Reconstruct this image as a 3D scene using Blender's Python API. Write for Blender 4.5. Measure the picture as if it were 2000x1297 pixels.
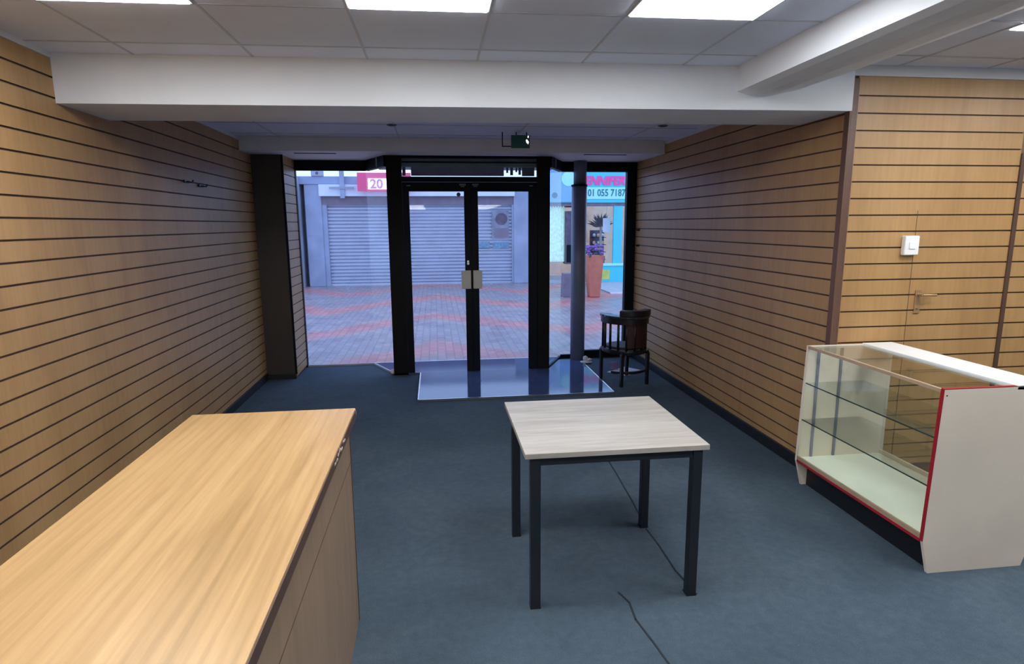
import bpy, bmesh, math, random
from mathutils import Vector, Matrix
random.seed(7)
C = bpy.context.scene
for o in list(bpy.data.objects): bpy.data.objects.remove(o)

# ---------------------------------------------------------------- camera
F = 1186.95; YAW, PITCH, ROLL = 0.124384, 0.174809, -0.0061577; EYE = 1.68
cy_, sy_, cp_, sp_ = math.cos(YAW), math.sin(YAW), math.cos(PITCH), math.sin(PITCH)
fwd = Vector((sy_*cp_, cy_*cp_, -sp_)); rt = Vector((cy_, -sy_, 0)); up = rt.cross(fwd)
r2 = rt*math.cos(ROLL) + up*math.sin(ROLL); u2 = -rt*math.sin(ROLL) + up*math.cos(ROLL)
cam = bpy.data.objects.new('camera', bpy.data.cameras.new('camera')); C.collection.objects.link(cam)
M3 = Matrix((r2, u2, -fwd)).transposed()
cam.matrix_world = Matrix.Translation((0, 0, EYE)) @ M3.to_4x4()
cam.data.sensor_fit = 'HORIZONTAL'; cam.data.sensor_width = 36; cam.data.lens = F/2000*36
cam.data.clip_start = .02; cam.data.clip_end = 200
C.camera = cam
# ---------------------------------------------------------------- world, exposure
PANEL = 10.5
w = bpy.data.worlds.new('world'); C.world = w; w.use_nodes = True
bg = w.node_tree.nodes['Background']; bg.inputs[0].default_value = (.40, .58, 1.0, 1); bg.inputs[1].default_value = 1.25
C.view_settings.view_transform = 'Standard'; C.view_settings.look = 'None'
C.view_settings.exposure = .95; C.view_settings.gamma = 1; C.view_settings.use_curve_mapping = False

# ---------------------------------------------------------------- materials
def new_mat(name):
    m = bpy.data.materials.new(name); m.use_nodes = True
    nt = m.node_tree; b = nt.nodes['Principled BSDF']
    return m, nt, b
def N(nt, t, **k):
    n = nt.nodes.new(t)
    for a, v in k.items(): setattr(n, a, v)
    return n
def ramp(nt, fac, stops):
    r = N(nt, 'ShaderNodeValToRGB'); e = r.color_ramp.elements
    e[0].position, e[0].color = stops[0][0], (*stops[0][1], 1)
    e[1].position, e[1].color = stops[-1][0], (*stops[-1][1], 1)
    for p, c in stops[1:-1]:
        x = e.new(p); x.color = (*c, 1)
    nt.links.new(fac, r.inputs[0]); return r.outputs[0]
def noise(nt, scale=(1,1,1), s=5, det=3, rough=.5, dist=0, rot=(0,0,0)):
    tc = N(nt, 'ShaderNodeTexCoord'); mp = N(nt, 'ShaderNodeMapping')
    mp.inputs['Scale'].default_value = scale; mp.inputs['Rotation'].default_value = rot
    n = N(nt, 'ShaderNodeTexNoise'); n.inputs['Scale'].default_value = s; n.inputs['Detail'].default_value = det
    n.inputs['Roughness'].default_value = rough; n.inputs['Distortion'].default_value = dist
    nt.links.new(tc.outputs['Object'], mp.inputs[0]); nt.links.new(mp.outputs[0], n.inputs['Vector'])
    return n.outputs[0]
def mixc(nt, a, b, fac, mode='MIX'):
    m = N(nt, 'ShaderNodeMix', data_type='RGBA', blend_type=mode)
    for s, v in ((m.inputs[0], fac), (m.inputs[6], a), (m.inputs[7], b)):
        if isinstance(v, (int, float)): s.default_value = v
        elif isinstance(v, tuple): s.default_value = (*v, 1)
        else: nt.links.new(v, s)
    return m.outputs[2]
def bump(nt, b, h, strength=.2, dist=.01):
    n = N(nt, 'ShaderNodeBump'); n.inputs['Strength'].default_value = strength; n.inputs['Distance'].default_value = dist
    nt.links.new(h, n.inputs['Height']); nt.links.new(n.outputs[0], b.inputs['Normal'])
def plain(name, col, rough=.5, metal=0, var=.12, s=6, emis=0, ecol=None, spec=None):
    m, nt, b = new_mat(name)
    n = noise(nt, s=s, det=4)
    c = ramp(nt, n, [(.3, tuple(x*(1-var) for x in col)), (.7, tuple(min(1, x*(1+var)) for x in col))])
    nt.links.new(c, b.inputs['Base Color'])
    b.inputs['Roughness'].default_value = rough; b.inputs['Metallic'].default_value = metal
    if spec is not None: b.inputs['Specular IOR Level'].default_value = spec
    if emis:
        b.inputs['Emission Color'].default_value = (*(ecol or col), 1); b.inputs['Emission Strength'].default_value = emis
    return m
def wood(name, dark, mid, light, scale, s=4, rough=.4, bumpy=.05, fine=(1, 1, 1), fs=60):
    m, nt, b = new_mat(name)
    n1 = noise(nt, scale, s, 6, .6, .6); n2 = noise(nt, fine, fs, 4, .6)
    c1 = ramp(nt, n1, [(.28, dark), (.5, mid), (.72, light)])
    c2 = ramp(nt, n2, [(.3, (.80, .78, .76)), (.7, (1.0, 1.0, 1.0))])
    nt.links.new(mixc(nt, c1, c2, .6, 'MULTIPLY'), b.inputs['Base Color'])
    b.inputs['Roughness'].default_value = rough
    if bumpy: bump(nt, b, n2, bumpy, .002)
    return m
# slatwall oak laminate
slat_oak = wood('slat_oak', (.39, .215, .086), (.455, .262, .106), (.505, .297, .126), (1, 1, .25), 3.2, .42, .02, (1, 1, .06), 45)
groove = plain('groove', (.10, .055, .035), .7)
dark_oak = wood('dark_oak', (.09, .045, .028), (.14, .07, .045), (.17, .09, .06), (1, 1, .1), 8, .5)
pillar_board = wood('pillar_board', (.040, .030, .026), (.050, .038, .031), (.06, .045, .036), (1, 1, .2), 3, .5)
def worktop_mat():
    m, nt, b = new_mat('worktop_oak')
    tc = N(nt, 'ShaderNodeTexCoord'); mp = N(nt, 'ShaderNodeMapping')
    mp.inputs['Scale'].default_value = (9, .55, 1); mp.inputs['Rotation'].default_value = (0, 0, math.radians(-5))
    nt.links.new(tc.outputs['Object'], mp.inputs[0])
    n = N(nt, 'ShaderNodeTexNoise'); n.inputs['Scale'].default_value = 2.2; n.inputs['Detail'].default_value = 5; n.inputs['Distortion'].default_value = .5
    nt.links.new(mp.outputs[0], n.inputs['Vector'])
    w_ = N(nt, 'ShaderNodeTexWave', wave_type='BANDS', bands_direction='X'); w_.inputs['Scale'].default_value = 1.1
    w_.inputs['Distortion'].default_value = 7; w_.inputs['Detail'].default_value = 3; w_.inputs['Detail Scale'].default_value = .7
    nt.links.new(mp.outputs[0], w_.inputs['Vector'])
    c1 = ramp(nt, n.outputs[0], [(.3, (.37, .23, .100)), (.5, (.47, .295, .135)), (.7, (.54, .35, .17))])
    c2 = ramp(nt, w_.outputs[0], [(.0, (.86, .82, .76)), (.5, (1, 1, 1)), (1, (1, .99, .96))])
    n2 = noise(nt, (60, 2.5, 1), 4, 3, .6)
    c3 = ramp(nt, n2, [(.3, (.90, .87, .83)), (.6, (1, 1, 1))])
    c = mixc(nt, mixc(nt, c1, c2, .55, 'MULTIPLY'), c3, .7, 'MULTIPLY')
    nt.links.new(c, b.inputs['Base Color']); b.inputs['Roughness'].default_value = .33
    return m
worktop_oak = worktop_mat()
counter_side = wood('counter_side', (.28, .185, .12), (.32, .215, .14), (.35, .235, .155), (1, 9, .8), 2, .5, .03, (1, 25, 1), 8)
edge_brown = plain('edge_brown', (.085, .045, .03), .5)
raw_wood = plain('raw_wood', (.45, .38, .3), .9, s=90, var=.5)
table_top_m = wood('table_top_oak', (.34, .31, .27), (.44, .41, .37), (.52, .49, .45), (.9, 9, 1), 2.2, .4, .02, (2, 30, 1), 5)
black_metal = plain('black_metal', (.012, .016, .022), .38, 0, .2)
frame_black = plain('frame_black', (.003, .006, .010), .5, 0, .2, spec=.15)
frame_black2 = plain('frame_brown_black', (.006, .005, .006), .5, 0, .2, spec=.15)
white_paint = plain('white_paint', (.80, .82, .86), .55, 0, .03, 3)
tile_white = plain('tile_white', (.76, .82, .96), .8, 0, .02, 5)
tbar = plain('tbar', (.55, .56, .62), .5, 0, .03)
trim_white = plain('trim_white', (.66, .67, .69), .5, 0, .03)
skirt_black = plain('skirting_black', (.008, .009, .012), .5)
white_plastic = plain('white_plastic', (.86, .86, .85), .35, 0, .03)
plate_mat = plain('beige_plate', (.62, .60, .54), .4, 0, .04)
chrome = plain('chrome', (.6, .6, .6), .25, 1, .05)
bronze = plain('bronze', (.46, .30, .16), .35, .5, .1)
cream_board = plain('cream_board', (.80, .70, .58), .55, 0, .06, 2.5)
deck_white = plain('deck_white', (.85, .85, .76), .5, 0, .04)
red_trim = plain('red_trim', (.34, .012, .022), .35, 0, .1)
tan_trim = plain('tan_trim', (.42, .30, .2), .4, 0, .1)
green_dark = plain('exit_green', (.02, .12, .08), .4)
column_grey = plain('column_grey', (.15, .17, .25), .42, 0, .15, 3)
chair_black = plain('chair_black', (.006, .006, .008), .35)
housing_m = plain('housing_teal_grey', (.26, .36, .42), .5)
arm_gloss = plain('arm_gloss', (.02, .022, .03), .14, spec=.8)
dark_red = plain('dark_red', (.03, .006, .006), .6)
paper_m = plain('paper', (.62, .60, .64), .8)
purple_m = plain('purple_card', (.32, .26, .55), .7)
def carpet_mat():
    m, nt, b = new_mat('carpet_blue')
    n1 = noise(nt, (1, 1, 1), .9, 5, .65, .4); n2 = noise(nt, (1, 1, 1), 260, 2, .8); n3 = noise(nt, (1, 1, 1), 22, 5, .7)
    c = ramp(nt, n1, [(.28, (.056, .080, .106)), (.5, (.070, .100, .130)), (.75, (.100, .132, .162))])
    c2 = ramp(nt, n2, [(.25, (.62, .62, .62)), (.75, (1.3, 1.3, 1.3))])
    c3 = ramp(nt, n3, [(.35, (.88, .88, .88)), (.65, (1.08, 1.08, 1.08))])
    n4 = noise(nt, (1, 1, 1), 38, 3, .9)
    dust = ramp(nt, n4, [(.715, (0, 0, 0)), (.76, (1, 1, 1))])
    n5 = noise(nt, (1, 1, 1), 1.1, 2, .5); dz = ramp(nt, n5, [(.5, (0, 0, 0)), (.65, (1, 1, 1))])
    col = mixc(nt, mixc(nt, c, c2, 1., 'MULTIPLY'), c3, 1., 'MULTIPLY')
    dd = mixc(nt, dust, dz, 1., 'MULTIPLY')
    nt.links.new(mixc(nt, col, (.30, .33, .35), dd), b.inputs['Base Color'])
    b.inputs['Roughness'].default_value = .95; b.inputs['Specular IOR Level'].default_value = .15
    bump(nt, b, n2, .5, .004); return m
carpet = carpet_mat()
seam_m = plain('seam_dark', (.012, .02, .03), .95)
def tile_mat():
    m, nt, b = new_mat('mat_tile')
    n = noise(nt, s=3); nt.links.new(ramp(nt, n, [(.3, (.05, .075, .16)), (.7, (.065, .09, .19))]), b.inputs['Base Color'])
    b.inputs['Roughness'].default_value = .07; b.inputs['Specular IOR Level'].default_value = .45
    b.inputs['IOR'].default_value = 1.45; return m
tile_gloss = tile_mat()
def glass_mat(name, tint=(1, 1, 1), ior=1.45, rough=.01):
    m = bpy.data.materials.new(name); m.use_nodes = True; nt = m.node_tree; nt.nodes.clear()
    o = N(nt, 'ShaderNodeOutputMaterial'); mx = N(nt, 'ShaderNodeMixShader'); t = N(nt, 'ShaderNodeBsdfTransparent')
    g = N(nt, 'ShaderNodeBsdfGlossy'); f = N(nt, 'ShaderNodeFresnel'); f.inputs[0].default_value = ior
    t.inputs[0].default_value = (*tint, 1); g.inputs['Roughness'].default_value = rough
    ge = N(nt, 'ShaderNodeNewGeometry'); mi = N(nt, 'ShaderNodeMix'); mi.inputs[2].default_value = ior; mi.inputs[3].default_value = 1/ior
    nt.links.new(ge.outputs['Backfacing'], mi.inputs[0]); nt.links.new(mi.outputs[0], f.inputs[0])
    nt.links.new(f.outputs[0], mx.inputs[0]); nt.links.new(t.outputs[0], mx.inputs[1]); nt.links.new(g.outputs[0], mx.inputs[2])
    nt.links.new(mx.outputs[0], o.inputs[0]); return m
shop_glass = glass_mat('shop_glass', (.95, .96, .98), 1.27)
splay_glass = glass_mat('splay_glass', (.96, .97, .98), 1.10)
case_glass = glass_mat('case_glass', (.95, .97, .95), 1.42)
glass_edge = plain('glass_edge', (.03, .06, .05), .2)
def emis_mat(name, col, s):
    m = bpy.data.materials.new(name); m.use_nodes = True; nt = m.node_tree; b = nt.nodes['Principled BSDF']
    b.inputs['Base Color'].default_value = (*col, 1); b.inputs['Emission Color'].default_value = (*col, 1); b.inputs['Emission Strength'].default_value = s
    return m
panel_emit = emis_mat('panel_light', (.94, .97, 1), PANEL)
def paving_mat():
    m, nt, b = new_mat('street_paving')
    tc = N(nt, 'ShaderNodeTexCoord')
    br = N(nt, 'ShaderNodeTexBrick'); br.inputs['Scale'].default_value = 1; br.inputs['Brick Width'].default_value = .22; br.inputs['Row Height'].default_value = .11
    br.inputs['Mortar Size'].default_value = .008
    br.inputs['Color1'].default_value = (1, 1, 1, 1); br.inputs['Color2'].default_value = (.8, .8, .8, 1); br.inputs['Mortar'].default_value = (.6, .6, .62, 1)
    mp = N(nt, 'ShaderNodeMapping'); mp.inputs['Rotation'].default_value = (0, 0, math.pi/2)
    nt.links.new(tc.outputs['Object'], mp.inputs[0]); nt.links.new(mp.outputs[0], br.inputs['Vector'])
    sep = N(nt, 'ShaderNodeSeparateXYZ'); nt.links.new(tc.outputs['Object'], sep.inputs[0])
    pp = N(nt, 'ShaderNodeMath', operation='PINGPONG'); pp.inputs[1].default_value = 2.2; nt.links.new(sep.outputs[0], pp.inputs[0])
    ad = N(nt, 'ShaderNodeMath', operation='ADD'); nt.links.new(sep.outputs[1], ad.inputs[0]); nt.links.new(pp.outputs[0], ad.inputs[1])
    nz = noise(nt, (1, 1, 1), .8, 2); a2 = N(nt, 'ShaderNodeMath', operation='ADD'); nt.links.new(ad.outputs[0], a2.inputs[0]); nt.links.new(nz, a2.inputs[1])
    md = N(nt, 'ShaderNodeMath', operation='PINGPONG'); md.inputs[1].default_value = 1.5; nt.links.new(a2.outputs[0], md.inputs[0])
    c = ramp(nt, md.outputs[0], [(.0, (.62, .22, .19)), (.30, (.56, .23, .20)), (.62, (.38, .28, .27)), (1, (.35, .28, .28))])
    nt.links.new(mixc(nt, c, br.outputs[0], 1., 'MULTIPLY'), b.inputs['Base Color'])
    rn = noise(nt, (1, 1, 1), 1.6, 4); rr = ramp(nt, rn, [(.35, (.22, .22, .22)), (.65, (.5, .5, .5))]); nt.links.new(rr, b.inputs['Roughness'])
    b.inputs['Specular IOR Level'].default_value = .6
    return m
paving = paving_mat()
wall_render = plain('wall_render', (.36, .37, .43), .8, 0, .18, 1.2)
pillar_blue = plain('pillar_blue', (.34, .37, .47), .8, 0, .15, 2)
fascia_white = plain('fascia_white', (.70, .72, .78), .6, 0, .06, 2)
fascia_blue = plain('fascia_blue', (.30, .34, .46), .6, 0, .12, 2)
shutter_m = plain('shutter_grey', (.50, .52, .60), .38, .25, .07, 2)
soffit_dark = plain('soffit_dark', (.22, .18, .22), .8)
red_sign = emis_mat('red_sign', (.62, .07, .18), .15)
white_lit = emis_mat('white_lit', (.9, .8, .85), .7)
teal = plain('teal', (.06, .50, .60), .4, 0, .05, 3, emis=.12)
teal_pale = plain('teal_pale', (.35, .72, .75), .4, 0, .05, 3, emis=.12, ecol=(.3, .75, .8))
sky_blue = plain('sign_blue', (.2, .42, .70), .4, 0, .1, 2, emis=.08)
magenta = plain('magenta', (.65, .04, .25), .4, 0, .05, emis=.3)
pink_pale = plain('pink_pale', (.85, .35, .5), .5)
text_green = plain('text_green', (.02, .2, .2), .5)
terracotta = plain('terracotta', (.62, .19, .12), .7, 0, .12, 8)
leaf_m = plain('leaf', (.05, .045, .05), .6, 0, .5, 10)
leaf_g = plain('leaf_green', (.06, .12, .06), .6, 0, .5, 10)
warm_wall_glow = plain('warm_wall_glow', (.62, .45, .33), .7, 0, .2, 3, emis=.12, ecol=(.9, .65, .5))  # own glow stands in for the light inside the shop
curtain_lit = plain('curtain_lit', (.5, .72, .62), .8, 0, .2, 12, emis=.16, ecol=(.65, .9, .8))  # glow put into the cloth in place of window light behind it
skin_m = plain('peach', (.60, .36, .27), .7, emis=.15)  # slight glow put in, as if lit by the shop interior
purple_fl = plain('purple_flower', (.22, .10, .35), .7, 0, .4, 30)
yellow_m = plain('yellow', (.65, .62, .12), .5)
step_grey = plain('step_grey', (.42, .43, .45), .7)
poster_m = plain('poster_grey', (.24, .24, .30), .5, 0, .25, 8)
poster_dark = plain('poster_dark', (.12, .09, .13), .5, 0, .3, 8)
sticker_blue = plain('sticker_blue', (.16, .28, .38), .5, 0, .3, 20)

# ---------------------------------------------------------------- mesh helpers
class MB:
    def __init__(s): s.bm = bmesh.new(); s.mats = []
    def mi(s, m):
        if m not in s.mats: s.mats.append(m)
        return s.mats.index(m)
    def box(s, a, b, m=None, zf=None):
        x0, y0, z0 = a; x1, y1, z1 = b
        vs = [s.bm.verts.new(p) for p in ((x0,y0,z0),(x1,y0,z0),(x1,y1,z0),(x0,y1,z0),(x0,y0,z1),(x1,y0,z1),(x1,y1,z1),(x0,y1,z1))]
        s._hex(vs, m)
        return s
    def _hex(s, vs, m=None):
        i = s.mi(m) if m else 0
        for f in ((0,3,2,1),(4,5,6,7),(0,1,5,4),(1,2,6,5),(2,3,7,6),(3,0,4,7)):
            fc = s.bm.faces.new([vs[k] for k in f]); fc.material_index = i
    def hexa(s, pts, m=None):
        s._hex([s.bm.verts.new(p) for p in pts], m); return s
    def prism(s, poly, d, m=None):
        """poly: list of 3-D points; d: extrusion vector"""
        d = Vector(d); n = len(poly); i = s.mi(m) if m else 0
        a = [s.bm.verts.new(Vector(p)) for p in poly]; b = [s.bm.verts.new(Vector(p)+d) for p in poly]
        fs = [s.bm.faces.new(a), s.bm.faces.new(b[::-1])]
        for k in range(n): fs.append(s.bm.faces.new((a[k], a[(k+1) % n], b[(k+1) % n], b[k])))
        for f in fs: f.material_index = i
        return s
    def cyl(s, p0, p1, r0, r1=None, n=16, m=None):
        r1 = r0 if r1 is None else r1
        p0, p1 = Vector(p0), Vector(p1); d = (p1-p0).normalized()
        a = d.orthogonal().normalized(); b = d.cross(a); i = s.mi(m) if m else 0
        A = [s.bm.verts.new(p0 + (a*math.cos(t)+b*math.sin(t))*r0) for t in [2*math.pi*k/n for k in range(n)]]
        B = [s.bm.verts.new(p1 + (a*math.cos(t)+b*math.sin(t))*r1) for t in [2*math.pi*k/n for k in range(n)]]
        s.bm.faces.new(A[::-1]).material_index = i; s.bm.faces.new(B).material_index = i
        for k in range(n):
            f = s.bm.faces.new((A[k], A[(k+1) % n], B[(k+1) % n], B[k])); f.material_index = i; f.smooth = True
        return s
    def tube(s, pts, r, n=10, m=None):
        for a, b in zip(pts, pts[1:]): s.cyl(a, b, r, n=n, m=m)
        return s
    def blob(s, c, r, m=None, sub=2, jit=0):
        i = s.mi(m) if m else 0
        g = bmesh.ops.create_icosphere(s.bm, subdivisions=sub, radius=1)
        for v in g['verts']:
            k = 1 + random.uniform(-jit, jit)
            v.co = Vector((v.co.x*r[0]*k + c[0], v.co.y*r[1]*k + c[1], v.co.z*r[2]*k + c[2]))
        for v in g['verts']:
            for f in v.link_faces: f.material_index = i; f.smooth = True
        return s
    def build(s, name, mat=None, parent=None, bevel=0, seg=2):
        bmesh.ops.recalc_face_normals(s.bm, faces=s.bm.faces)
        me = bpy.data.meshes.new(name); s.bm.to_mesh(me); s.bm.free()
        if s.mats:
            for m in s.mats: me.materials.append(m)
        else: me.materials.append(mat)
        o = bpy.data.objects.new(name, me); C.collection.objects.link(o)
        if parent: o.parent = parent; o.matrix_parent_inverse = Matrix.Translation(-Vector(parent.location)) if parent.type == 'EMPTY' and parent.rotation_euler.z == 0 else Matrix()
        if bevel:
            b = o.modifiers.new('bevel', 'BEVEL'); b.width = bevel; b.segments = seg; b.limit_method = 'ANGLE'
        return o
def tag(o, label=None, cat=None, group=None, kind=None):
    if label: o['label'] = label
    if cat: o['category'] = cat
    if group: o['group'] = group
    if kind: o['kind'] = kind
    return o
def empty(name, loc, label, cat, group=None, kind=None, rz=0):
    o = bpy.data.objects.new(name, None); C.collection.objects.link(o); o.location = loc; o.rotation_euler.z = rz
    o.empty_display_size = .1
    return tag(o, label, cat, group, kind)
def B(name, a, b, m, parent=None, bevel=0): return MB().box(a, b).build(name, m, parent, bevel)
def text(name, s, size, loc, m, parent, rot=(math.pi/2, 0, 0), ext=.01, shear=0, sx=1, off=0, spacing=1):
    cu = bpy.data.curves.new(name, 'FONT'); cu.body = s; cu.size = size; cu.extrude = ext; cu.shear = shear; cu.offset = off; cu.space_character = spacing
    cu.resolution_u = 3
    t = bpy.data.objects.new('tmp', cu); C.collection.objects.link(t)
    dg = bpy.context.evaluated_depsgraph_get(); me = bpy.data.meshes.new_from_object(t.evaluated_get(dg))
    bpy.data.objects.remove(t)
    R = Matrix.Translation(loc) @ Matrix.Rotation(rot[2], 4, 'Z') @ Matrix.Rotation(rot[0], 4, 'X') @ Matrix.Diagonal((sx, 1, 1, 1))
    me.transform(R); me.name = name; me.materials.clear(); me.materials.append(m)
    o = bpy.data.objects.new(name, me); C.collection.objects.link(o)
    o.parent = parent
    if parent.type == 'EMPTY': o.matrix_parent_inverse = Matrix.Translation(-Vector(parent.location))
    return o

# ---------------------------------------------------------------- room shell
XL, XR, YB, YF, ZT = -1.887, 2.475, -22.0, 6.86, 2.52   # side walls, back, pillar front, top of the slats
YS = 7.43        # shopfront line
YD = 6.84        # door plane
YW = 3.515       # wall facing the camera on the right
def zc(x): return 2.556 + .0075*x                        # ceiling level
def slat_wall(name, p0, p1, nrm, z0, z1, phase=.024, pitch=.1, gap=.010, depth=.009, thick=.05):
    """grooved board between floor points p0 and p1, facing nrm"""
    p0, p1, nrm = Vector((*p0, 0)), Vector((*p1, 0)), Vector((*nrm, 0))
    mb = MB(); io = mb.mi(slat_oak); ig = mb.mi(groove)
    prof = [(0, z0)]; kinds = []
    k = math.ceil((z0-phase)/pitch)
    z = phase + k*pitch
    if z - z0 < .02: z += pitch
    while z < z1 - .02:
        prof += [(0, z-gap/2), (-depth, z-gap/2), (-depth, z+gap/2), (0, z+gap/2)]; kinds += [io, ig, ig, ig]
        z += pitch
    prof.append((0, z1)); kinds.append(io)
    prof += [(-thick, z1), (-thick, z0)]; kinds += [io, io, io]
    A = [mb.bm.verts.new(p0 + nrm*d + Vector((0, 0, z))) for d, z in prof]
    Bv = [mb.bm.verts.new(p1 + nrm*d + Vector((0, 0, z))) for d, z in prof]
    n = len(prof)
    for i in range(n):
        f = mb.bm.faces.new((A[i], A[(i+1) % n], Bv[(i+1) % n], Bv[i])); f.material_index = kinds[i]
    mb.bm.faces.new(A[::-1]).material_index = io; mb.bm.faces.new(Bv).material_index = io
    return mb.build(name)
S = 'structure'
fl = B('floor', (XL-.1, YB-.1, -.1), (8.2, YS, 0), carpet); tag(fl, 'dark blue grey worn carpet across the shop floor', 'floor', kind=S)
def seam(pts, wd, name='carpet_seam'):
    mb = MB()
    for (a, b) in zip(pts, pts[1:]):
        a, b = Vector((*a, .0002)), Vector((*b, .0002)); d = (b-a).normalized(); q = Vector((-d.y, d.x, 0))*wd/2
        a -= d*wd*.3; b += d*wd*.3
        mb.prism([a-q, b-q, b+q, a+q], (0, 0, .002))
    o = mb.build(name, seam_m, fl); tag(o, 'dark seam line in the carpet'); return o
seam([(1.20, 4.05), (1.185, 3.75), (1.16, 3.35), (1.13, 3.05), (1.135, 2.85), (1.13, 2.62), (1.15, 2.42)], .009)
seam([(.80, 2.48), (.825, 2.40), (.815, 2.28), (.84, 2.12), (.855, 2.0), (.875, 1.7)], .009)
# walls
slat_wall('wall_left', (XL, YB), (XL, YF), (1, 0), 0, ZT); tag(bpy.data.objects['wall_left'], 'long oak slatwall on the left side of the shop', 'wall', kind=S)
slat_wall('wall_right', (XR, YW-.008), (XR, YS), (-1, 0), 0, ZT); tag(bpy.data.objects['wall_right'], 'oak slatwall running to the shop window on the right', 'wall', kind=S)
slat_wall('wall_front', (XR+.045, YW), (3.662, YW), (0, -1), 0, 2.535, gap=.009); tag(bpy.data.objects['wall_front'], 'bright oak slatwall panel facing the camera behind the glass case', 'wall', kind=S)
slat_wall('wall_front_right', (3.69, YW), (8.1, YW), (0, -1), 0, 2.535, gap=.009); tag(bpy.data.objects['wall_front_right'], 'oak slatwall panel right of the dark vertical strip', 'wall', kind=S)
B('wall_back', (XL-.1, YB-.1, 0), (8.2, YB, 2.7), white_paint); tag(bpy.data.objects['wall_back'], 'plain wall at the rear of the shop', 'wall', kind=S)
B('wall_side', (8.1, YB, 0), (8.2, YW, 2.7), white_paint); tag(bpy.data.objects['wall_side'], 'plain wall at the far right of the shop', 'wall', kind=S)
B('wall_plaster', (XR+.05, YW+.05, 0), (XR+.15, YS, 2.7), white_paint); tag(bpy.data.objects['wall_plaster'], 'plaster wall behind the slatwall boards', 'wall', kind=S)
B('wall_party', (XL-.15, YB-.1, 0), (XL-.05, YS, 2.7), white_paint); tag(bpy.data.objects['wall_party'], 'plaster wall behind the left slatwall', 'wall', kind=S)
# seam of the hidden door, its handle and the switch
dr = empty('door_2', (3.0, YW, 0), 'oak slatted door flush in the wall facing the camera', 'door', kind=S)
MB().box((2.992, YW-.0012, 0), (2.995, YW+.01, 1.75)).build('door_gap', groove, dr)
h = empty('door_handle', (3.055, YW-.004, 1.17), None, None); h.parent = dr; h.matrix_parent_inverse = Matrix.Translation((-3.0, -YW, 0))
for k in ('label', 'category'):
    if k in h: del h[k]
mb = MB().box((3.035, YW-.008, 1.105), (3.075, YW-.0005, 1.255)).cyl((3.055, YW-.006, 1.225), (3.055, YW-.045, 1.225), .009).cyl((3.055, YW-.04, 1.225), (3.155, YW-.04, 1.222), .008).cyl((3.055, YW-.008, 1.14), (3.055, YW-.014, 1.14), .008)
bpy.data.objects.remove(h)
ho = mb.build('door_handle', bronze, dr, .001); tag(ho, 'bronze lever handle on a back plate')
sw = empty('light_switch', (2.95, YW, 1.535), 'white square plastic switch box on the slatwall by the bronze handle', 'switch')
B('switch_box', (2.902, YW-.035, 1.477), (3.0, YW-.0005, 1.597), white_plastic, sw, .006)
B('rocker', (2.93, YW-.041, 1.515), (2.972, YW-.034, 1.56), white_plastic, sw, .003)
# corner trim, strip trim
MB().box((XR+.005, YW-.012, 0), (XR+.045, YW+.03, ZT), dark_oak).box((XR-.006, YW-.012, 0), (XR+.006, YW+.035, ZT), dark_oak).build('trim_1', dark_oak, None, .002)
tag(bpy.data.objects['trim_1'], 'dark brown wooden corner strip where the slatwalls meet', 'trim', kind=S)
B('trim_2', (3.662, YW-.010, 0), (3.69, YW+.03, 2.1), edge_brown); tag(bpy.data.objects['trim_2'], 'thin dark vertical strip in the slatwall at the right edge', 'trim', kind=S)
# baseboards
def bb(name, a, b, label): o = B(name, a, b, skirt_black, None, .003); tag(o, label, 'baseboard', kind=S)
bb('baseboard_left', (XL-.001, YB, 0), (XL+.018, YF-.018, .075), 'black skirting along the left slatwall')
bb('baseboard_right', (XR-.018, YW+.02, 0), (XR+.001, YS-.08, .085), 'black skirting along the right slatwall')
bb('baseboard_pillar', (XL, YF-.018, 0), (-1.572, YF+.001, .055), 'black skirting at the foot of the brown pillar')
bb('baseboard_front', (XR+.05, YW-.015, 0), (8.0, YW+.001, .085), 'black skirting behind the glass case')
# pillar at the left end
pl_ = MB().box((XL-.05, YF, 0), (-1.575, YS+.02, 2.42), pillar_board).build('wall_pillar')
tag(pl_, 'plain dark brown boxed pillar at the far end of the left slatwall', 'pillar', kind=S)
slat_wall('wall_reveal', (-1.565, YF+.006), (-1.565, YS-.03), (1, 0), 0.03, 2.42, thick=.009, depth=.006)
tag(bpy.data.objects['wall_reveal'], 'narrow slatted reveal between brown pillar and left window', 'wall', kind=S)
B('trim_3', (-1.585, YF-.004, .05), (-1.562, YF+.008, 2.42), frame_black); tag(bpy.data.objects['trim_3'], 'black edge strip on the corner of the brown pillar', 'trim', kind=S)

# ---------------------------------------------------------------- ceiling with grid
GX = .583; GX0 = .2555; GY = .560; GY0 = 2.728
def ceil_slab(name, x0, x1, y0, y1, hz, label):
    o = MB().hexa([(x0,y0,hz(x0)),(x1,y0,hz(x1)),(x1,y1,hz(x1)),(x0,y1,hz(x0)),(x0,y0,hz(x0)+.05),(x1,y0,hz(x1)+.05),(x1,y1,hz(x1)+.05),(x0,y1,hz(x0)+.05)]).build(name, tile_white)
    tag(o, label, 'ceiling', kind=S); return o
ce = ceil_slab('ceiling', XL-.05, 1.76, YB, 3.5, zc, 'white suspended tile ceiling over the main shop')
mb = MB()
x = GX0 - GX*4
while x < 1.74:
    if x > XL: mb.hexa([(x-.006,YB,zc(x)-.003),(x+.006,YB,zc(x)-.003),(x+.006,3.5,zc(x)-.003),(x-.006,3.5,zc(x)-.003),(x-.006,YB,zc(x)+.002),(x+.006,YB,zc(x)+.002),(x+.006,3.5,zc(x)+.002),(x-.006,3.5,zc(x)+.002)])
    x += GX
y = GY0 + GY
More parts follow.
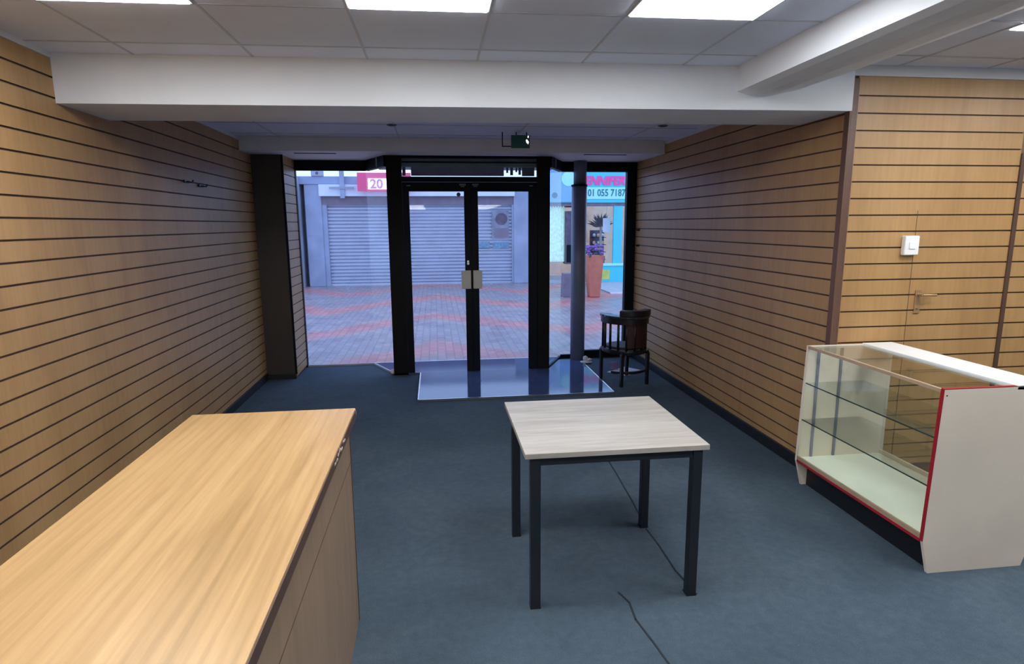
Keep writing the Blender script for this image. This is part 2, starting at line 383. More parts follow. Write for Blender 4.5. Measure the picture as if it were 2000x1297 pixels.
while y > YB:
    mb.hexa([(XL,y-.006,zc(XL)-.003),(1.75,y-.006,zc(1.75)-.003),(1.75,y+.006,zc(1.75)-.003),(XL,y+.006,zc(XL)-.003),(XL,y-.006,zc(XL)+.002),(1.75,y-.006,zc(1.75)+.002),(1.75,y+.006,zc(1.75)+.002),(XL,y+.006,zc(XL)+.002)])
    y -= GY
mb.build('ceiling_grid', tbar, ce)
cf = ceil_slab('ceiling_front', XL-.05, XR+.05, 4.0, YS+.2, lambda x: 2.552, 'shaded ceiling between the beam and the shopfront')
mb = MB()
for x in (GX0-GX*3, GX0-GX, GX0+GX, GX0+3*GX): mb.box((x-.006, 4.02, 2.549), (x+.006, 6.5, 2.554))
for y in (4.45, 5.05, 5.65, 6.25): mb.box((XL, y-.006, 2.549), (XR, y+.006, 2.554))
mb.build('ceiling_grid', tbar, cf)
cr = ceil_slab('ceiling_right', 2.455, 8.2, YB, YW+.05, lambda x: 2.595, 'beige lit tile ceiling of the right hand side room')
tag(B('ceiling_rear', (1.70, YB, 2.60), (2.50, -4.99, 2.65), tile_white), 'white ceiling strip at the rear of the shop', 'ceiling', kind=S)
mb = MB()
for x in (2.76, 3.34, 3.92, 4.5, 5.08, 5.66, 6.24, 6.82): mb.box((x-.007, YB, 2.591), (x+.007, YW, 2.596))
y = 3.29
while y > -6: mb.box((2.47, y-.006, 2.591), (8.1, y+.006, 2.596)); y -= .58
mb.build('ceiling_grid', tbar, cr)
# wall angle trims under the ceilings
def trimb(n, a, b, label, m=trim_white): tag(B(n, a, b, m), label, 'trim', kind=S)
trimb('trim_4', (XL-.04, YB, 2.515), (XL+.012, 3.49, 2.548), 'white trim between left slatwall and ceiling')
trimb('trim_5', (XL-.04, 4.02, 2.515), (XL+.012, 6.49, 2.552), 'white trim between shaded left slatwall and ceiling')
trimb('trim_6', (XR-.012, 4.02, 2.515), (XR+.04, 6.49, 2.552), 'white trim between shaded right slatwall and ceiling')
trimb('trim_7', (XR+.0, YW-.014, 2.533), (8.1, YW+.04, 2.595), 'pale trim above the slatwall facing the camera')
# beam across the room (slightly out of level, as built)
def bz(x): return 2.301 + .0075*(x+1.81)
bmz = MB().hexa([(XL+.0005,3.5,bz(XL)),(XR+.006,3.5,bz(XR)),(XR+.006,4.02,bz(XR)),(XL+.0005,4.02,bz(XL)),(XL+.0005,3.5,2.62),(XR+.006,3.5,2.62),(XR+.006,4.02,2.62),(XL+.0005,4.02,2.62)]).build('trim_8', white_paint)
tag(bmz, 'wide white boxed beam crossing the ceiling', 'ceiling beam', kind=S)
# beam running towards the camera on the right, with a sloping underside
prof = [(1.755, 2.63), (1.755, 2.428), (1.80, 2.415), (1.867, 2.404), (1.945, 2.406), (2.133, 2.446), (2.258, 2.489), (2.431, 2.544), (2.47, 2.594), (2.47, 2.63)]
tag(MB().prism([(px, -5, pz) for px, pz in prof], (0, 8.5, 0)).build('trim_9', white_paint), 'white boxed beam running along the ceiling towards the camera at right', 'ceiling beam', kind=S)
# bulkhead above the shopfront: face, underside with splayed ends around the doorway
poly = [(XL-.05, 6.5), (XR+.05, 6.5), (XR+.05, YS+.2), (1.56, YS+.2), (1.56, YS-.02), (1.31, YD), (-.5, YD), (-.77, YS-.02), (-.77, YS+.2), (XL-.05, YS+.2)]
tag(MB().prism([(a, b, 2.42) for a, b in poly], (0, 0, .14)).build('trim_10', white_paint), 'white bulkhead above the shop windows and doors', 'bulkhead', kind=S)
trimb('trim_11', (-1.41, 6.69, 2.416), (-.99, 6.735, 2.4205), 'dark slot in the bulkhead underside above left window', frame_black)
trimb('trim_12', (1.62, 6.60, 2.416), (2.09, 6.645, 2.4205), 'dark slot in the bulkhead underside above right window', frame_black)

# ---------------------------------------------------------------- ceiling lights
def light(loc, label, rot, zf):
    x, y = loc; w2 = GX-.012; d2 = GY-.012
    t = empty('ceiling_light', (x, y, zf(x)), label, 'ceiling light', 'ceiling light panels')
    m1 = MB(); z = -.001
    for a, b in (((-w2/2,-d2/2),(w2/2,-d2/2+.008)),((-w2/2,d2/2-.008),(w2/2,d2/2)),((-w2/2,-d2/2+.008),(-w2/2+.008,d2/2-.008)),((w2/2-.008,-d2/2+.008),(w2/2,d2/2-.008))):
        m1.box((a[0], a[1], -.008), (b[0], b[1], .004))
    f = m1.build('frame', white_plastic); f.parent = t
    d = MB().box((-w2/2+.008, -d2/2+.008, -.012), (w2/2-.008, d2/2-.008, .003)).build('diffuser', panel_emit); d.parent = t
    t.rotation_euler.y = rot
    return t
def copy_tree(o, parent=None):
    c = o.copy(); C.collection.objects.link(c)
    if parent: c.parent = parent
    for ch in o.children: copy_tree(ch, c)
    return c
L0 = light((GX0-GX*1.5+GX, GY0-GY/2-.012), 'lit white ceiling panel, middle of the front row', -.0075, zc)
cols = [GX0-GX*2.5, GX0-GX*.5, GX0+GX*1.5]
nm = {0: 'left', 1: 'middle', 2: 'right'}
for r, yy in enumerate([GY0-GY/2-.012, GY0-GY*3.5]):  # second row is out of view, added to light the room
    for c, xx in enumerate(cols):
        if r == 0 and c == 1: continue
        o = copy_tree(L0); o.location = (xx, yy, zc(xx))
        o['label'] = ('lit white ceiling panel at the %s of the front row' % nm[c]) if r == 0 else 'unseen ceiling panel added to light the room, %s of row %s behind the camera' % (nm[c], ['', 'one', 'two', 'three'][r])
for (xx, yy, lb) in [(3.04, 2.53, 'lit white ceiling panel of the side room at the right edge'), (4.2, 2.53, 'unseen ceiling panel added for light deeper in the side room'), (3.04, 1.37, 'unseen ceiling panel added for light in the side room behind the camera'), (4.2, 1.37, 'unseen ceiling panel added for light far right behind the camera')]:  # first panel is in view; the others are added to brighten the right side
    o = copy_tree(L0); o.location = (xx, yy, 2.595); o.rotation_euler.y = 0; o['label'] = lb
for xx, lb in ((-.93, 'long lit strip light on the ceiling at the rear left of the shop'), (2.35, 'long lit strip light on the ceiling at the rear right of the shop')):
    t = empty('strip_light', (xx, -16, 2.55), lb, 'ceiling light', 'strip lights at the rear')
    B('housing', (xx-.52, -19.5, 2.505), (xx+.52, -12.3, 2.535), white_plastic, t)
    B('diffuser', (xx-.5, -19.4, 2.49), (xx+.5, -12.4, 2.505), panel_emit, t)
for (xx, yy, lb) in [(-.346, 5.66, 'small dark unlit downlight in the shaded ceiling, left'), (2.07, 5.50, 'small dark unlit downlight in the shaded ceiling, right')]:
    t = empty('downlight', (xx, yy, 2.552), lb, 'downlight', 'unlit downlights')
    MB().cyl((xx, yy, 2.552), (xx, yy, 2.544), .045, .042, 20).build('rim', column_grey, t)
    MB().cyl((xx, yy, 2.5440), (xx, yy, 2.541), .03, .03, 16).build('lens', black_metal, t)
# emergency exit sign hanging in front of the bulkhead
t = empty('exit_sign', (.79, 6.02, 2.552), 'small dark green hanging exit sign above the doors', 'sign')
B('sign_box', (.755, 6.0, 2.405), (.935, 6.03, 2.525), green_dark, t, .004)
MB().box((.665, 6.008, 2.415), (.675, 6.018, 2.552)).box((.665, 6.008, 2.415), (.76, 6.018, 2.425)).build('bracket', black_metal, t)
for gx in (.80, .90): B('hanger', (gx, 6.01, 2.52), (gx+.01, 6.02, 2.552), black_metal, t)
MB().prism([(.90, 5.9995, 2.455), (.918, 5.9995, 2.440), (.925, 5.9995, 2.462), (.905, 5.9995, 2.487), (.895, 5.9995, 2.478)], (0, -.002, 0)).prism([(.912, 5.9995, 2.50), (.922, 5.9995, 2.498), (.924, 5.9995, 2.519), (.914, 5.9995, 2.519)], (0, -.002, 0)).build('pictogram', white_lit, t)

# ---------------------------------------------------------------- shopfront
def pane(name, a, b, z0, z1, th, m, parent, label=None):
    a, b = Vector((*a, 0)), Vector((*b, 0)); d = (b-a).normalized(); q = Vector((-d.y, d.x, 0))*th/2
    o = MB().prism([a-q+Vector((0,0,z0)), b-q+Vector((0,0,z0)), b+q+Vector((0,0,z0)), a+q+Vector((0,0,z0))], (0, 0, z1-z0)).build(name, m, parent)
    if label: tag(o, label)
    return o
w1 = empty('window_1', (-1.1, YS, 0), 'large left shop window with splayed side pane beside the doors', 'window', kind=S)
pane('pane', (-1.56, YS), (-.77, YS), .02, 2.32, .008, shop_glass, w1)
pane('splayed_pane', (-.77, YS), (-.505, YD+.06), .02, 2.32, .008, splay_glass, w1)
mb = MB().box((-1.60, YS-.03, 0), (-1.558, YS+.03, 2.42)).box((-1.558, YS-.03, 2.305), (-.77, YS+.03, 2.425))
mb.prism([(-.78, YS-.03, 2.305), (-.52, YD-.0, 2.305), (-.48, YD+.04, 2.305), (-.74, YS+.03, 2.305)], (0, 0, .12))
mb.build('window_frame', frame_black, w1)
MB().prism([(-1.558, YS-.012, 0), (-.78, YS-.012, 0), (-.515, YD+.05, 0), (-.495, YD+.06, 0), (-.76, YS+.012, 0), (-1.558, YS+.012, 0)], (0, 0, .02)).build('sill', step_grey, w1)
w2 = empty('window_2', (2.0, YS, 0), 'right shop window with splayed side pane beside the stool corner', 'window', kind=S)
w2['label'] = 'right shop window with splayed pane, black chair before it'
pane('pane', (1.545, YS), (2.36, YS), .09, 2.315, .008, shop_glass, w2)
pane('splayed_pane', (1.54, YS), (1.285, YD+.06), .03, 2.315, .008, splay_glass, w2)
mb = MB().box((2.355, YS-.04, 0), (2.474, YS+.04, 2.425)).box((1.545, YS-.03, 2.305), (2.355, YS+.03, 2.425)).box((1.70, YS-.03, 0), (2.355, YS+.03, .1)).box((1.545, YS-.012, 0), (1.70, YS+.012, .05))
mb.prism([(1.55, YS-.03, 2.305), (1.31, YD, 2.305), (1.27, YD+.04, 2.305), (1.52, YS+.03, 2.305)], (0, 0, .12))
mb.prism([(1.55, YS-.012, 0), (1.305, YD+.06, 0), (1.285, YD+.06, 0), (1.53, YS+.012, 0)], (0, 0, .035))
mb.build('window_frame', frame_black, w2)
# door set
d1 = empty('door_1', (.41, YD, 0), 'black framed glazed double doors under a transom', 'door', kind=S)
MB().box((-.498, YD, 0), (-.335, YD+.10, 2.425), frame_black2).box((1.155, YD, 0.0), (1.292, YD+.10, 2.425), frame_black2).box((-.335, YD+.01, 2.395), (1.155, YD+.09, 2.425), frame_black).box((-.335, YD+.01, 2.145), (1.155, YD+.09, 2.200), frame_black).build('door_frame', None, d1)
B('transom_pane', (-.335, YD+.04, 2.2), (1.155, YD+.046, 2.395), shop_glass, d1)
def leaf(x0, x1, hinge_left, lbl):
    o = empty('door_leaf', (x0, YD, 0), None, None)
    s0, s1 = (.07, .076) if hinge_left else (.076, .10)
    m = MB().box((x0, YD+.01, .022), (x0+s0, YD+.055, 2.14)).box((x1-s1, YD+.01, .022), (x1, YD+.055, 2.14)).box((x0+s0, YD+.01, 2.043), (x1-s1, YD+.055, 2.14))
    bpy.data.objects.remove(o)
    lf = m.build('door_leaf', frame_black, d1, .002)
    B('door_pane', (x0+s0, YD+.029, .022), (x1-s1, YD+.036, 2.043), shop_glass, lf)
    return lf
lf = leaf(-.333, .4099, True, ''); rf = leaf(.4101, 1.153, False, '')
def under(o, p): o.parent = p; o.matrix_parent_inverse = Matrix()
tag(B('push_plate', (.288, YD-.018, .972), (.395, YD+.0095, 1.178), plate_mat, lf, .004), 'beige push plate')
tag(B('push_plate', (.420, YD-.018, .972), (.520, YD+.0095, 1.178), plate_mat, rf, .004), 'beige push plate')
tag(MB().cyl((.365, YD+.01, 1.255), (.365, YD-.008, 1.255), .014).cyl((.365, YD+.01, 1.278), (.365, YD-.004, 1.278), .012).build('lock_cylinder', chrome, lf), 'small silver lock')
tag(MB().cyl((.275, YD+.028, 2.010), (.275, YD+.015, 2.010), .022).build('sensor', poster_dark, lf), 'small round dark disc')
for x in (.32, .46): MB().box((x-.035, YD+.002, 2.105), (x+.035, YD+.0095, 2.125), column_grey).box((x-.02, YD+.002, 2.09), (x+.02, YD+.0095, 2.10), column_grey).build('top_pivot', None, lf if x < .4 else rf)
for x, p in ((-.265, lf), (1.08, rf)): B('pivot_cap', (x-.022, YD+.003, 2.098), (x+.022, YD+.0095, 2.108), column_grey, p)
tag(MB().blob((-.515, YD+.03, .035), (.028, .035, .03)).build('floor_bracket', plate_mat, w1), 'small pale bracket at the foot of the splayed pane')
# own shutter housing over the entrance, seen through the transom, with back of the shop sign
t = empty('shutter_housing', (.4, 7.2, 2.3), 'dark roller shutter housing seen through the transom above the doors', 'shutter box')
B('housing', (-.62, 7.02, 2.315), (1.40, 7.40, 2.56), housing_m, t, .01)
MB().box((-.24, 7.05, 2.225), (.80, 7.09, 2.32)).build('lower_board', fascia_blue, t)
for gx, gw, gz in ((.83, .02, 2.26), (.875, .03, 2.235), (.935, .018, 2.27), (.97, .025, 2.24), (1.01, .14, 2.225)): B('added_slat', (gx, 7.05, gz), (gx+gw, 7.09, 2.32), column_grey, t)  # made-up slats; the gaps between let street light show as pale bits
B('added_slat', (-.335, 7.05, 2.225), (-.30, 7.09, 2.32), column_grey, t)  # another made-up slat, leaving a bright gap at the left end
B('guide_slot', (-.5, 7.0, 2.36), (1.28, 7.02, 2.375), frame_black, t)
# entrance tiling
mt = empty('entrance_mat', (.77, 6.3, 0), 'glossy dark blue tiled entrance mat with a pale metal edge', 'mat')
MB().prism([(-.194, 5.74, .002), (1.74, 5.74, .002), (1.752, 7.28, .002), (1.43, 7.28, .002), (1.28, 6.95, .002), (1.28, YD-.003, .002), (-.194, YD-.003, .002)], (0, 0, .018)).build('tile_surface', tile_gloss, mt, .001)
mb = MB()
def strip(mb, a, b, wd, z0, z1):
    a, b = Vector((*a, z0)), Vector((*b, z0)); d = (b-a).normalized(); q = Vector((-d.y, d.x, 0))*wd/2
    mb.prism([a-q, b-q, b+q, a+q], (0, 0, z1-z0))
strip(mb, (-.2, 5.735), (1.746, 5.735), .012, .002, .022); strip(mb, (1.745, 5.735), (1.758, 7.28), .012, .002, .022); strip(mb, (-.2, 5.735), (-.2, YD-.004), .012, .002, .022)
tag(mb.build('edge_strip', column_grey.copy() if False else chrome, mt), 'pale metal edge strip')
th = MB().prism([(-.49, YD, -.1), (1.28, YD, -.1), (1.54, YS, -.1), (-.77, YS, -.1)], (0, 0, .119)).build('floor_threshold', tile_gloss)
tag(th, 'glossy dark blue tiled threshold outside the doors', 'floor', kind=S)
strip_m = MB().box((-.77, YS-.001, -.05), (1.54, YS+.02, .021)).build('threshold_edge', white_plastic, th); tag(strip_m, 'pale edging strip')
# grey column inside the right window
t = empty('column', (1.735, 7.30, 0), 'round blue grey column standing inside the right window', 'column')
MB().cyl((1.735, 7.30, .0), (1.735, 7.30, 2.14), .088, .092, 32).build('shaft', column_grey, t)
MB().cyl((1.745, 7.305, 2.14), (1.745, 7.305, 2.42), .078, .078, 32).build('upper_shaft', column_grey, t)
MB().cyl((1.735, 7.30, 2.125), (1.735, 7.30, 2.145), .097, .097, 32).build('collar', frame_black, t)
# crumpled plastic by the column foot
mb = MB()
mb.blob((1.80, 7.10, .018), (.075, .05, .016), None, 2, .15); mb.blob((1.80, 7.13, .055), (.03, .035, .04), None, 2, .25); mb.blob((1.84, 7.10, .045), (.035, .03, .02), None, 2, .25)
tag(mb.build('plastic_wrap', paper_m), 'small crumpled white plastic at the foot of the grey column', 'plastic wrap')
# little fittings on slatwalls
for (x, y, z, lb) in [(XL, 5.08, 2.02, 'small dark hook on the left slatwall, nearer the beam'), (XL, 5.37, 2.005, 'small dark hook on the left slatwall, nearer the pillar')]:
    t = empty('slatwall_hook', (x, y, z), lb, 'hook', 'hooks on the left slatwall')
    B('plate', (x-.001, y-.05, z-.008), (x+.012, y+.05, z+.012), black_metal, t)
    MB().cyl((x+.01, y, z), (x+.05, y, z-.004), .005).cyl((x+.05, y, z-.004), (x+.055, y, z+.015), .005).build('prong', black_metal, t)
for (z, lb) in [(1.608, 'upper small dark bolt on right slatwall by the window frame'), (1.417, 'lower small dark bolt on right slatwall by the window frame')]:
    t = empty('wall_bolt', (XR, 7.26, z), lb, 'bolt', 'bolts by the window frame')
    B('plate', (XR-.012, 7.23, z-.012), (XR+.001, 7.29, z+.018), black_metal, t, .002)
    MB().cyl((XR-.01, 7.26, z), (XR-.03, 7.26, z), .008).build('knob', black_metal, t)

# ---------------------------------------------------------------- counter
ct = empty('counter', (-.66, 1.2, 0), 'long oak counter with a light worktop in the left foreground', 'counter')
wt = B('worktop', (-.977, -.6, .904), (-.342, 2.468, .942), worktop_oak, ct, .003)
tag(B('edge_band', (-.3425, -.6, .9045), (-.3385, 2.45, .938), edge_brown, ct), 'dark brown edge band')
mb = MB()
for k in range(7):
    y = 1.92 + k*.035; mb.blob((-.341, y, .925+random.uniform(-.008, .008)), (.005, .022, .008), None, 1, .3)
tag(mb.build('edge_chip', raw_wood, ct), 'pale chipped patch of the worktop edge')
tag(MB().blob((-.343, 2.455, .925), (.006, .012, .018), None, 1, .2).build('corner_chip', raw_wood, ct), 'pale chipped corner')
MB().box((-.955, -.58, 0), (-.368, 2.440, .9035)).build('body', counter_side, ct, .002)
MB().box((-.3685, -.58, .722), (-.3673, 2.435, .7255)).build('panel_joint', edge_brown, ct)
B('corner_edging', (-.371, 2.436, 0), (-.366, 2.444, .90), edge_brown, ct)

# ---------------------------------------------------------------- table
tb = empty('table', (.76, 2.78, 0), 'small square table with pale wood top and black steel legs', 'table')
B('tabletop', (.352, 2.397, .706), (1.168, 3.17, .730), table_top_m, tb, .002)
lx = (.378, 1.100); ly = (2.41, 3.05); tw = .044
for x in lx:
    for y in ly: B('leg', (x, y, .004), (x+tw, y+tw, .7055), black_metal, tb, .003)
for x in lx:
    for y in ly: B('foot_cap', (x-.001, y-.001, 0), (x+tw+.001, y+tw+.001, .008), skirt_black, tb)
mb = MB()
for y in ly: mb.box((lx[0]+tw, y+.008, .668), (lx[1], y+tw-.008, .7055))
for x in lx: mb.box((x+.008, ly[0]+tw, .668), (x+tw-.008, ly[1], .7055))
mb.build('rail', black_metal, tb)

# ---------------------------------------------------------------- glass display case
cs = empty('display_case', (2.58, 2.96, 0), 'glass display case with cream end panels, red edging and black plinth', 'display case')
Y0, Y1 = 2.43, 3.485
endp = [(2.328, 0), (2.836, 0), (2.885, .17), (2.885, .921), (2.304, .921), (2.284, .168)]
for y, nm_ in ((Y0, 'near'), (Y1-.018, 'far')):
    MB().prism([(px, y, pz) for px, pz in endp], (0, .018, 0)).build('end_panel', cream_board, cs, .001)
def edge_line(pts, y0, y1, m, off=.002):
    mb = MB()
    for (a, b) in zip(pts, pts[1:]):
        d = Vector((b[0]-a[0], 0, b[1]-a[1])).normalized(); q = Vector((d.z, 0, -d.x))
        A, Bb = Vector((a[0], y0, a[1])), Vector((b[0], y0, b[1]))
        mb.prism([A+q*.0005, Bb+q*.0005, Bb-q*off, A-q*off], (0, y1-y0, 0))
    return mb
tag(edge_line([(2.283, .170), (2.303, .922), (2.885, .922)], Y0, Y0+.0185, red_trim, .003).build('edge_trim', red_trim, cs), 'red edge trim')
tag(edge_line([(2.303, .922), (2.283, .168), (2.327, 0)], Y1-.018, Y1, cream_board, .003).build('edge_trim', cream_board, cs), 'cream edge trim')
B('plinth', (2.36, Y0+.018, 0), (2.80, Y1-.018, .163), skirt_black, cs)
B('deck', (2.288, Y0+.018, .165), (2.875, Y1-.018, .190), deck_white, cs)
tag(B('lower_rail', (2.2815, Y0+.018, .161), (2.292, Y1-.018, .177), red_trim, cs), 'red lower front rail')
tag(B('glass_channel', (2.2825, Y0+.018, .177), (2.294, Y1-.018, .200), tan_trim, cs), 'brown channel under the front glass')
tag(B('upper_rail', (2.300, Y0+.018, .905), (2.316, Y1-.018, .9215), tan_trim, cs), 'brown upper front rail')
MB().hexa([(2.286,Y0+.019,.2),(2.291,Y0+.019,.2),(2.291,Y1-.019,.2),(2.286,Y1-.019,.2),(2.303,Y0+.019,.904),(2.308,Y0+.019,.904),(2.308,Y1-.019,.904),(2.303,Y1-.019,.904)]).build('front_pane', case_glass, cs)
B('top_pane', (2.317, Y0+.019, .912), (2.678, Y1-.019, .918), case_glass, cs)
tag(B('top_ledge', (2.68, Y0-.0, .905), (2.885, Y1, .927), white_plastic, cs, .002), 'white ledge along the back of the top')
for z, x0 in ((.440, 2.296), (.680, 2.303)):
    sh = B('glass_shelf', (x0, Y0+.02, z), (2.70, Y1-.02, z+.006), case_glass, cs)
    B('front_edge', (x0-.0015, Y0+.02, z-.0005), (x0+.0005, Y1-.02, z+.0065), glass_edge, sh)
for y0, y1 in ((Y0+.0185, Y0+.026), (Y1-.026, Y1-.0185)):
    for x in (2.375, 2.53):
        B('shelf_upright', (x-.008, y0, .192), (x+.008, y1, .904), poster_m, cs)
for z in (.19, .882): B('door_track', (2.86, Y0+.018, z), (2.875, Y1-.018, z+.023), cream_board, cs)
B('sliding_pane', (2.862, Y0+.02, .215), (2.867, Y1-.02, .885), case_glass, cs)
MB().cyl((2.318, Y0-.001, .893), (2.318, Y0+.002, .893), .004).build('screw', edge_brown, cs)

# ---------------------------------------------------------------- tub chair by the window
ch = empty('tub_chair', (1.99, 6.215, 0), 'black wooden tub chair with curved arm rail at the right window', 'chair', rz=math.radians(15)); ch.scale = (.92, .95, 1)
def arc_sweep(r_in, r_out, z0, z1, a0, a1, n=40, ry=1.0):
    mb = MB(); prev = None; rings = []
    for k in range(n+1):
        a = math.radians(a0 + (a1-a0)*k/n); c, s_ = math.cos(a), math.sin(a)
        zz = (z0(a) if callable(z0) else z0, z1(a) if callable(z1) else z1)
        rings.append([mb.bm.verts.new(p) for p in ((c*r_in, s_*r_in*ry, zz[0]), (c*r_out, s_*r_out*ry, zz[0]), (c*r_out, s_*r_out*ry, zz[1]), (c*r_in, s_*r_in*ry, zz[1]))])
    for a, b in zip(rings, rings[1:]):
        for i in range(4): mb.bm.faces.new((a[i], a[(i+1) % 4], b[(i+1) % 4], b[i]))
    mb.bm.faces.new(rings[0]); mb.bm.faces.new(rings[-1][::-1]); return mb
def chp(mb, name, m, bevel=0): o = mb.build(name, m, None, bevel); o.parent = ch; return o
chp(arc_sweep(.14, .275, .715, .74, 140, 400, ry=1.12), 'arm_rail', arm_gloss, .006)
chp(arc_sweep(.205, .262, .655, .716, 140, 400, ry=1.12), 'arm_apron', chair_black)
chp(arc_sweep(.20, .28, .74, .805, 222, 318, ry=1.12), 'crest', chair_black, .02)
chp(arc_sweep(.225, .245, .41, .655, 238, 322, ry=1.12), 'back_panel', dark_red, 0)
seat = MB().cyl((0, 0, .335), (0, 0, .385), .25, .25, 40); seat.bm.verts.ensure_lookup_table()
for v in seat.bm.verts: v.co.y *= 1.1
chp(seat, 'seat', chair_black, .008)
pad = MB().cyl((0, .01, .385), (0, .01, .405), .215, .20, 36); chp(pad, 'seat_pad', dark_red, .008)
for a in (150, 172, 194, 218, 240, 262, 285, 308, 330, 352, 12, 32):
    c, s_ = math.cos(math.radians(a))*.235, math.sin(math.radians(a))*.235*1.12
    chp(MB().cyl((c, s_, .37), (c, s_, .70), .015, .013, 10), 'spindle', chair_black)
for (x, y) in ((-.17, -.225), (.17, -.225), (-.18, .20), (.18, .20)):
    chp(MB().hexa([(x-.016,y-.016,0),(x+.016,y-.016,0),(x+.016,y+.016,0),(x-.016,y+.016,0),(x-.019,y-.019,.34),(x+.019,y-.019,.34),(x+.019,y+.019,.38),(x-.019,y+.019,.34)]), 'leg', chair_black, .003)
chp(arc_sweep(.235, .262, .13, .155, 205, 335, ry=.95), 'stretcher', chair_black)
# papers under the chair
MB().prism([(1.93, 6.62, .0), (2.10, 6.42, .0), (2.36, 6.62, .0), (2.20, 6.84, .0)], (0, 0, .006)).build('paper_sheet', paper_m)
tag(bpy.data.objects['paper_sheet'], 'white paper sheets on the carpet beneath the black chair', 'paper')
MB().hexa([(1.99,6.70,.006),(2.09,6.74,.006),(2.10,6.76,.006),(2.0,6.72,.006),(1.99,6.72,.09),(2.09,6.76,.09),(2.10,6.77,.09),(2.0,6.73,.09)]).build('purple_card', purple_m)
tag(bpy.data.objects['purple_card'], 'small purple card standing on the papers under the chair', 'card')

# ---------------------------------------------------------------- street
B('pavement', (-14, YS+.0205, -.12), (16, 24, -.001), paving); tag(bpy.data.objects['pavement'], 'red and grey block paving of the street outside', 'pavement', kind=S)
YO = 17.6
bd = empty('shop_building', (-.4, YO, 0), 'grey closed shop across the street with its roller shutter down', 'building')
MB().box((-9, YO+.5, 0), (3.1, YO+3, 3.0), wall_render).build('wall', None, bd)
tag(B('side_wall', (-9, YO-.35, 0), (-3.62, YO+.5, 3.0), wall_render, bd), 'grey wall left of the pillar')
tag(B('pillar', (-3.50, YO-.02, 0), (-3.06, YO+.5, 2.80), pillar_blue, bd, .01), 'left blue grey pillar')
tag(B('pillar', (2.27, YO-.02, 0), (2.98, YO+.5, 2.80), pillar_blue, bd, .01), 'right blue grey pillar')
B('pillar_band', (-3.505, YO-.026, 1.42), (-3.055, YO-.015, 1.45), wall_render, bd)
MB().box((-3.06, YO+.02, 2.24), (2.27, YO+.5, 2.47)).build('lintel', soffit_dark, bd)
mb = MB(); z = .06; ns = 23; dz = (2.30-.06)/ns
for k in range(ns):
    za = .06 + k*dz
    pts = [(0.004, za), (-.032, za+dz*.3), (-.034, za+dz*.6), (0, za+dz*.85), (.02, za+dz)]
    for (a, b) in zip(pts, pts[1:]):
        mb.prism([(-2.93, YO+.12+a[0], a[1]), (2.22, YO+.12+a[0], a[1]), (2.22, YO+.12+b[0], b[1]), (-2.93, YO+.12+b[0], b[1])], (0, .03, 0))
mb.box((-2.93, YO+.085, 0), (2.22, YO+.15, .06))
tag(mb.build('roller_shutter', shutter_m, bd), 'closed grey roller shutter')
for gx, gw in ((-3.06, .13), (2.22, .05)): B('shutter_guide', (gx, YO+.02, 0), (gx+gw, YO+.16, 2.24), pillar_blue, bd)
tag(B('shutter_box', (-3.10, YO-.12, 2.475), (2.29, YO+.4, 2.79), fascia_white, bd, .01), 'white shutter box')
tag(B('fascia', (-9, YO-.05, 2.80), (3.1, YO+.5, 3.01), fascia_blue, bd), 'blue grey fascia board')
# bits of the facade
t = empty('sign_bracket', (-2.47, YO-.15, 2.45), 'thin grey post with a cross arm in front of the fascia', 'bracket')
B('post', (-2.52, YO-.20, 2.42), (-2.40, YO-.13, 3.30), pillar_blue, t)
MB().box((-2.80, YO-.22, 2.66), (-2.14, YO-.205, 2.72)).build('cross_arm', wall_render, t)
t = empty('alarm_box', (-3.12, YO-.1, 3.02), 'small grey box on top of the fascia', 'box')
B('case', (-3.28, YO-.1, 3.012), (-2.97, YO+.1, 3.16), wall_render, t, .01)
MB().cyl((-3.12, YO-.105, 3.09), (-3.12, YO-.095, 3.09), .04).build('lamp', poster_dark, t)
t = empty('shop_sign', (-1.6, YO-.4, 2.6), 'pinkish red shop sign with pale lettering panel over the shutter', 'sign')
B('backing', (-2.02, YO-.45, 2.60), (-.6, YO-.30, 3.08), red_sign, t)
B('lettering_panel', (-1.74, YO-.47, 2.64), (-.7, YO-.451, 2.93), white_lit, t)
text('lettering', '20', .34, (-1.68, YO-.472, 2.67), pink_pale, t, ext=.004, off=.012)
B('top_strip', (-1.95, YO-.42, 3.08), (-.6, YO-.32, 3.22), white_lit, t)
# poster and stickers on the shutter
t = empty('poster', (1.9, YO+.09, 1.7), 'grey framed poster with a round picture on the closed shutter', 'poster')
B('board', (1.64, YO+.07, 1.28), (2.14, YO+.095, 2.08), poster_m, t)
MB().cyl((1.92, YO+.069, 1.84), (1.92, YO+.064, 1.84), .17, n=28).build('picture', poster_dark, t)
B('caption_block', (1.72, YO+.064, 1.32), (2.12, YO+.0695, 1.58), soffit_dark, t)
B('sticker', (1.66, YO+.07, 1.0), (2.14, YO+.098, 1.19), sticker_blue); tag(bpy.data.objects['sticker'], 'blue grey sticker on the shutter under the poster', 'sticker', 'stickers on the shutter')
o = B('sticker', (1.20, YO+.07, 1.02), (1.58, YO+.098, 1.20), sticker_blue); tag(o, 'blue grey sticker on the shutter left of the one under the poster', 'sticker', 'stickers on the shutter')

